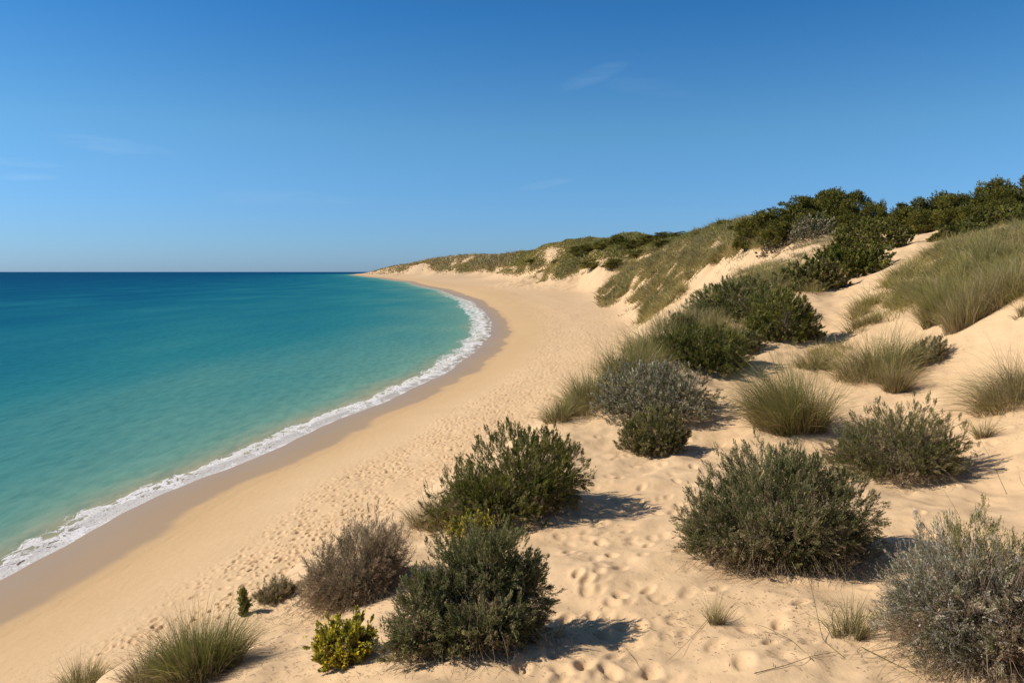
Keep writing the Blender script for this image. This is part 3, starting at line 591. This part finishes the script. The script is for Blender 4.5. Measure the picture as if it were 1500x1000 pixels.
for i, (px, py, y, w, h, g, lb) in enumerate(tl):
    x = (px - 750) / FX * y; z = min(terr(x, y)[0], H - (py - HOR) / FX * y + .8)
    if i < 5:
        rt = root('evergreen_tree', lb, 'tree', (x, y, z), g); make_tree(rt, 300 + i); protos.append(rt)
    else:
        rt = copy_tree(protos[rt_.randrange(5)], (x, y, z), 0, (1, 1, 1), g, lb)
    sw = w / FX * y / 4.6; shh = h / FX * y / 4.6
    gz = terr(x, y)[0]; top = H - (py - h - HOR) / FX * y; shh = max(.3, (top - gz) / 4.7); rt.location.z = gz
    rt.scale = (sw, sw * .9, shh); rt.rotation_euler = (0, 0, rt_.uniform(-.6, .6) + (i % 2) * 3.1)
x, y = (1291 - 750) / FX * 86, 86; z = terr(x, y)[0]
rt = copy_tree(protos[1], (x, y, z), .4, (.30, .30, (14 + 112 / FX * 86 - z) / 4.7), None, 'thin tree poking up alone at the right tip of the left skyline clump')
del_g = rt.pop('group', None)

# far ridge shrubs
FG = 'dark shrubs on the distant dune ridge'
fp = []
for i, (px, py, y, w, h) in enumerate([(845, 362, 520, 30, 10), (862, 360, 510, 34, 13), (885, 358, 480, 38, 15), (905, 357, 470, 38, 16), (925, 357, 450, 38, 16), (950, 357, 440, 40, 16), (975, 356, 430, 40, 15), (1000, 356, 420, 36, 11), (1020, 352, 330, 30, 9), (1040, 347, 260, 34, 10), (1062, 342, 220, 34, 11), (1080, 337, 180, 34, 12),
                                          (870, 368, 430, 44, 14), (900, 370, 400, 46, 16), (935, 368, 380, 44, 14), (970, 366, 360, 44, 12), (820, 366, 620, 30, 8), (800, 369, 700, 30, 7), (780, 372, 800, 30, 6), (850, 374, 500, 34, 9)]):
    x = (px - 750) / FX * y; z = terr(x, y)[0]; s = w / FX * y / 5.0
    lb = 'dark low shrub in the scrub belt along the distant dune ridge'
    rt = copy_tree(protos[i % 5], (x, y, z - .4), i * 1.3, (s, s, h / FX * y / 4.4), FG, lb); rt.name = 'ridge_shrub'; rt['category'] = 'shrub'

# ------------------------------------------------------------------ grass and scrub cover nobody could count
def inpoly(px, py, poly):
    r = np.zeros(px.shape, bool); n = len(poly)
    for i in range(n):
        x1, y1 = poly[i]; x2, y2 = poly[(i + 1) % n]
        if y1 == y2: continue
        c = ((y1 > py) != (y2 > py)) & (px < (x2 - x1) * (py - y1) / (y2 - y1) + x1); r ^= c
    return r
def cover(name, label, polys, yr, N, hh, pal, seed, wk=.0006, thr=-.15, per=5, lean=(-.25, 0), cat='grass', spread=.25, patch=1.0, straw=.25, wmin=.012, mult=1.0, ref=0, soft=6, jit=.12):
    rng = np.random.default_rng(seed); lo, hi = math.log(yr[0] + A0), math.log(yr[1] + A0); N = int(N * mult)
    pxs = [p[0] for P_ in polys for p in P_]; u0, u1 = (min(pxs) - 760) / FX, (max(pxs) - 740) / FX
    y = np.exp(rng.uniform(lo, hi, N)) - A0; x = rng.uniform(u0, u1, N) * y; z = terrain(x, y, False)
    px = x / y * FX + 750; py = HOR - (z - H) / y * FX
    ok = np.zeros(N, bool)
    if ref:                     # as many tufts on a steep face as its true area asks for
        e = .004; y2 = y + (y + A0) * e; x2 = x; z2 = terrain(x2, y2, False); face = np.abs((z2 - z) / (y2 - y)); face[~np.isfinite(face)] = 0
        thin = rng.random(N) < np.clip((face + .10) / ref, .12, 1)
    else: thin = np.ones(N, bool)
    jx = rng.normal(0, soft, N); jy = rng.normal(0, soft * .5, N)
    for P_ in polys: ok |= inpoly(px + jx, py + jy, P_)
    s2 = 1 + np.clip(y - 60, 0, 3000) / 120; a = R(38); xr = x * math.cos(a) + y * math.sin(a); yr_ = -x * math.sin(a) + y * math.cos(a)
    f = fbm(xr / (9 * s2 * patch), yr_ / (3.0 * s2 * patch), seed, 3)
    f = f * .55 + .55 * noise(x / (1.1 * s2 * patch), y / (1.3 * s2 * patch), seed + 7)
    ok &= (f > thr + rng.normal(0, jit, N)) & thin
    x, y, z, f = x[ok], y[ok], z[ok], f[ok]; n = len(x)
    th = rng.lognormal(-.05, .34, n); ts = pick(rng, pal, n) / np.array([1, 1, 1]); ti = np.repeat(np.arange(n), per)
    x = x[ti]; y = y[ti]; f = f[ti]; sc = hh * .16 + y * .0016; ox = rng.normal(0, 1, len(x)); oy = rng.normal(0, 1, len(x))
    x = x + ox * sc; y = y + oy * sc; z = terrain(x, y, False)
    m = len(x); b = np.stack([x, y, z - .03], -1); g = (pick(rng, pal, m) * .5 + ts[ti] * .5) * (1 + .5 * fbm(x / 3, y / 3, seed + 3, 2))[:, None]
    st = rng.random(m) < straw; g[st] = pick(rng, SGRASS, st.sum())
    dr = nrm(np.stack([ox * spread + rng.normal(lean[0], .14, m), oy * spread + rng.normal(lean[1], .14, m), np.ones(m)], -1)); L = hh * th[ti] * rng.uniform(.45, 1.1, m) * np.clip(.75 + .8 * f, .4, 1.4) * (1 + np.clip(y - 100, 0, 3000) / 900)
    w = np.maximum(wmin, y * wk) * rng.uniform(.6, 1.3, m)
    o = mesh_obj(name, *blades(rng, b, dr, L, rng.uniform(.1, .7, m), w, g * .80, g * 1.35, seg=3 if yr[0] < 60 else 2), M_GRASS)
    o['kind'] = 'stuff'; o['label'] = label; o['category'] = cat; print(name, m, flush=True); return o
cover('marram_grass', 'tall olive and straw grass covering the slope right of the path', [[(1252, 488), (1262, 452), (1300, 422), (1330, 392), (1375, 370), (1430, 350), (1510, 332), (1510, 432), (1450, 452), (1405, 470), (1362, 470), (1348, 438), (1300, 470)], [(1090, 400), (1170, 392), (1210, 400), (1205, 425), (1140, 425)]],
      (26, 75), 34000, .74, GGRASS + SGRASS + GGRASS, 401, thr=.08, per=28, lean=(-.16, 0), patch=.5, straw=.35, spread=.30, jit=.06, wk=.00040)
cover('hollow_grass', 'thin straw grass between the shrubs on the crest', [[(1060, 420), (1100, 400), (1140, 402), (1150, 425), (1100, 432)], [(990, 475), (1060, 435), (1080, 450), (1000, 490)], [(1190, 515), (1240, 505), (1235, 550), (1190, 550)], [(830, 600), (900, 560), (960, 530), (985, 520), (960, 575), (900, 590), (850, 612)]],
      (24, 62), 14000, .6, GGRASS + SGRASS, 402, thr=-.2, per=12, wk=.00045)
cover('dune_grass', 'olive grass streaking down the big dune face beyond the crest', [
      [(880, 432), (893, 411), (905, 396), (930, 374), (960, 367), (982, 363), (1020, 347), (1080, 326), (1115, 322), (1120, 332), (1080, 347), (1040, 367), (1000, 379), (985, 386), (962, 401), (942, 411), (932, 421), (915, 431), (905, 440), (885, 449)],
      [(943, 435), (955, 415), (965, 400), (980, 390), (1000, 381), (992, 395), (997, 418), (1000, 427), (985, 440), (960, 456), (937, 474), (934, 469), (950, 446), (943, 441)],
      [(925, 442), (940, 420), (947, 416), (944, 428), (932, 440)], [(918, 461), (945, 444), (941, 453), (920, 464)],
      [(990, 386), (1010, 365), (1040, 350), (1080, 335), (1120, 330), (1110, 348), (1090, 361), (1070, 372), (1050, 381), (1035, 386), (1028, 396), (1013, 411), (1010, 406), (1024, 391), (1000, 396)],
      [(1100, 345), (1130, 335), (1190, 338), (1150, 352), (1110, 362)]],
      (80, 420), 380000, 1.25, GGRASS + OLIVE + SGRASS + SGRASS, 403, ref=.5, thr=.06, per=10, wk=.0006, wmin=.03, soft=3.5, patch=.6, jit=.08)
cover('ridge_scrub', 'dark low scrub and grass along the distant ridge top', [[(690, 387), (700, 366), (800, 346), (870, 333), (1000, 333), (1070, 318), (1068, 334), (1030, 346), (1000, 353), (960, 369), (920, 374), (880, 379), (862, 386), (810, 385), (780, 391), (740, 388)]],
      (200, 2600), 360000, 1.3, OLIVE + GGRASS + DGREEN, 404, ref=.5, thr=-.75, per=6, wk=.0009, straw=.15, wmin=.1, patch=1.2, soft=3)
cover('gully_grass', 'olive and straw grass streaks running down the distant dune gullies', [[(780, 411), (800, 396), (815, 382), (850, 377), (870, 379), (866, 391), (850, 396), (832, 404), (815, 409), (795, 410)], [(700, 385), (780, 378), (800, 386), (778, 398), (750, 402), (735, 397), (700, 398), (640, 396), (640, 390)], [(885, 385), (925, 374), (930, 378), (905, 388)]],
      (230, 2600), 330000, 1.1, OLIVE + GGRASS + GGRASS + SGRASS, 407, ref=.5, thr=.0, per=7, wk=.0009, straw=.3, wmin=.1, patch=.7, soft=4)
cover('headland_grass', 'faint olive grass on the farthest dunes towards the headland', [[(545, 396), (555, 386), (620, 376), (700, 366), (760, 360), (740, 392), (700, 395), (640, 392), (600, 394)]],
      (1200, 6500), 90000, 2.2, SGRASS + BROWNG + OLIVE, 405, thr=.12, per=3, wk=.0009, straw=.6, wmin=.1, patch=.9)
cover('path_edge_grass', 'sparse dry tufts on the sand slope below the skyline trees', [[(1085, 372), (1130, 350), (1180, 352), (1230, 348), (1250, 350), (1200, 372), (1120, 396), (1060, 402)]],
      (56, 120), 26000, .6, SGRASS + OLIVE + SILVER, 406, thr=.12, per=4, wk=.0005, patch=.7)

# dry leaf and twig litter blown round the shrubs and along the dune lip
rng = np.random.default_rng(77); bx_, by_, bs_ = [], [], []
for o in [o for o in C.objects if o.type == 'EMPTY' and o.location.y < 34 and o.location.z < 11.5]:
    k = 380; a = rng.uniform(0, 2 * math.pi, k); r = np.abs(rng.normal(0, .75, k)) + .6
    bx_.append(o.location.x + np.cos(a) * r + .35); by_.append(o.location.y + np.sin(a) * r * .8)
for (px0, py0), (px1, py1), k in [((60, 985), (430, 860), 900), ((380, 905), (600, 770), 900), ((600, 760), (830, 610), 600), ((780, 1000), (1000, 640), 250), ((1000, 1000), (1480, 700), 240)]:
    for t_ in np.linspace(0, 1, 12):
        x, y, z = hit(px0 + (px1 - px0) * t_, py0 + (py1 - py0) * t_); bx_.append(x + rng.normal(0, .7, k // 12)); by_.append(y + rng.normal(0, .8, k // 12))
x = np.concatenate(bx_); y = np.concatenate(by_); z = terrain(x, y, False); n = len(x); a = rng.uniform(0, math.pi, n); L_ = rng.uniform(.015, .075, n)
dx = np.stack([np.cos(a) * L_, np.sin(a) * L_, rng.uniform(-.1, .25, n) * L_], -1); p0 = np.stack([x, y, z + .012], -1); p2 = p0 + dx; p1 = (p0 + p2) / 2 + rng.normal(0, .007, (n, 3))
lt = mesh_obj('dry_litter', *tubes(rng, p0, p1, p2, rng.uniform(.0015, .0045, n), rng.uniform(.001, .002, n), pick(rng, DEAD + WOOD, n), 2), M_WOOD)
lt['kind'] = 'stuff'; lt['label'] = 'dry twigs and leaf litter scattered on the sand round the shrubs'; lt['category'] = 'litter'

# ------------------------------------------------------------------ runners and stray stems on the sand
def runner(pts, r=.006, name='runner', label='', hz=.02, col=(.16, .13, .06)):
    P3 = []
    for p in pts:
        x, y, z = hit(p[0], p[1]); up_ = p[2] if len(p) > 2 else hz; P3.append((x, y, z + up_))
    P3 = np.array(P3); tt = np.linspace(0, len(P3) - 1, 40); 
    S = np.stack([np.interp(tt, range(len(P3)), P3[:, k]) for k in range(3)], -1)
    for _ in range(4): S[1:-1] = (S[:-2] + S[1:-1] * 2 + S[2:]) / 4
    v, q, c = [], [], []; a = S[:-1]; b = S[1:]
    v, q, c = tubes(np.random.default_rng(1), a, (a + b) / 2, b, np.linspace(r, r * .35, 39), np.linspace(r, r * .35, 40)[1:], np.repeat([col], 39, 0), 1)
    o = mesh_obj(name, v, q, c, M_WOOD); o['label'] = label; o['category'] = 'runner'; return o
runner([(1235, 965), (1205, 940), (1190, 895, .25), (1182, 885, .4)], label='dark stem arching up left of the sparse green tuft')
runner([(1190, 968), (1160, 940), (1120, 930, .1), (1106, 928, .12)], label='thin stem bowed over the sand, upper of the runners at bottom right')
runner([(1105, 990), (1150, 978), (1190, 965), (1225, 958)], label='flat runner lying on the sand towards the bottom edge')
runner([(1262, 950), (1300, 970), (1340, 990), (1350, 1000)], label='green stem running right from the sparse green tuft', col=(.12, .13, .03))
runner([(1475, 765, .5), (1450, 720, .75), (1432, 698, .95)], r=.006, label='long bare twig rising above the lower right twiggy shrub')
runner([(1405, 780, .3), (1385, 762, .5), (1368, 748, .6)], r=.004, label='short bare twig rising left of the twiggy shrub top')
runner([(1040, 905), (1010, 940), (975, 975)], r=.004, label='straw lying down left from the tiny open tuft')
runner([(917, 952), (930, 968), (940, 985)], r=.004, label='short broken twig lying on the footprint trail')

# ------------------------------------------------------------------ camera, sun, sky
cam = bpy.data.cameras.new('camera'); cam.lens = 36 * FX / 1500; cam.sensor_width = 36; cam.shift_y = -(500 - HOR) / 1500
cam.clip_end = 100000; cam.clip_start = .1; co_ = bpy.data.objects.new('camera', cam); C.objects.link(co_); co_.location = (0, 0, H); co_.rotation_euler = (R(90), 0, 0)
bpy.context.scene.camera = co_
SUN_EL = R(38)      # sun due west of the view
from mathutils import Vector
sd = Vector((math.cos(SUN_EL) * -.999, math.cos(SUN_EL) * .03, math.sin(SUN_EL)))
sl = bpy.data.lights.new('sun', 'SUN'); sl.energy = 5.0; sl.angle = R(.5); sl.color = (1, .92, .79)
so = bpy.data.objects.new('sun', sl); C.objects.link(so); so.rotation_euler = sd.to_track_quat('Z', 'Y').to_euler(); so.location = (-30, 0, 60)
w = bpy.data.worlds.new('World'); bpy.context.scene.world = w; w.use_nodes = True; nt = w.node_tree; bg = nt.nodes['Background']
sky = nd(nt, 'ShaderNodeTexSky', sky_type='NISHITA'); sky.sun_disc = False; sky.sun_elevation = SUN_EL
sky.sun_rotation = math.atan2(sd.x, sd.y); sky.altitude = 0; sky.air_density = 1.0; sky.dust_density = .3; sky.ozone_density = 3.0
tc = nd(nt, 'ShaderNodeTexCoord').outputs['Generated']
sep = nd(nt, 'ShaderNodeSeparateXYZ'); nt.links.new(tc, sep.inputs[0])
# faint cirrus wisps, each around its own direction in the sky
yy = math_(nt, 'MAXIMUM', sep.outputs[1], .05); U = math_(nt, 'DIVIDE', sep.outputs[0], yy); Wv = math_(nt, 'DIVIDE', sep.outputs[2], yy)
cb = nd(nt, 'ShaderNodeCombineXYZ'); nt.links.new(U, cb.inputs[0]); nt.links.new(Wv, cb.inputs[1])
cn = ramp(nt, noise_n(nt, scaled(nt, cb.outputs[0], (6, 42, 1), R(-5)), 1.5, 5, .6), [(.36, 0.0), (.66, 1.0)]); cl_ = None
for cx_, cy_, la, lb, rot, st in [(165, 214, 95, 12, .14, .20), (25, 238, 60, 7, .08, .22), (30, 259, 55, 6, .02, .22), (868, 112, 60, 12, -.38, .11), (800, 270, 45, 6, -.20, .13), (420, 292, 110, 14, .05, .09), (960, 128, 80, 14, .1, .05)]:
    u_ = math_(nt, 'SUBTRACT', U, (cx_ - 750) / FX); w_ = math_(nt, 'SUBTRACT', Wv, (HOR - cy_) / FX)
    p_ = math_(nt, 'DIVIDE', math_(nt, 'SUBTRACT', math_(nt, 'MULTIPLY', u_, math.cos(rot)), math_(nt, 'MULTIPLY', w_, math.sin(rot))), la / FX)
    q_ = math_(nt, 'DIVIDE', math_(nt, 'ADD', math_(nt, 'MULTIPLY', u_, math.sin(rot)), math_(nt, 'MULTIPLY', w_, math.cos(rot))), lb / FX)
    r_ = math_(nt, 'ADD', math_(nt, 'MULTIPLY', p_, p_), math_(nt, 'MULTIPLY', q_, q_)); m_ = maprange(nt, r_, 0, 1.5, st, 0)
    cl_ = m_ if cl_ is None else math_(nt, 'ADD', cl_, m_)
cl_ = math_(nt, 'MULTIPLY', math_(nt, 'MULTIPLY', cl_, cn), .75)
tint = ramp(nt, math_(nt, 'MAXIMUM', sep.outputs[2], 0.0), [(0.0, (.33, .54, 1.0)), (.17, (.36, .66, .85)), (.31, (.175, .545, .84)), (.42, (.19, .42, .60)), (.7, (.34, .38, .42))])
skyc = mixc(nt, 1.0, sky.outputs[0], tint, 'MULTIPLY')
nt.links.new(mixc(nt, cl_, skyc, (4.2, 5.4, 6.6)), bg.inputs[0]); bg.inputs[1].default_value = .132
sc_ = bpy.context.scene; sc_.view_settings.view_transform = 'Standard'; sc_.view_settings.look = 'None'; sc_.view_settings.exposure = 0.04; sc_.view_settings.gamma = 1
sc_.cycles.max_bounces = 6; sc_.cycles.transparent_max_bounces = 8; sc_.cycles.diffuse_bounces = 3
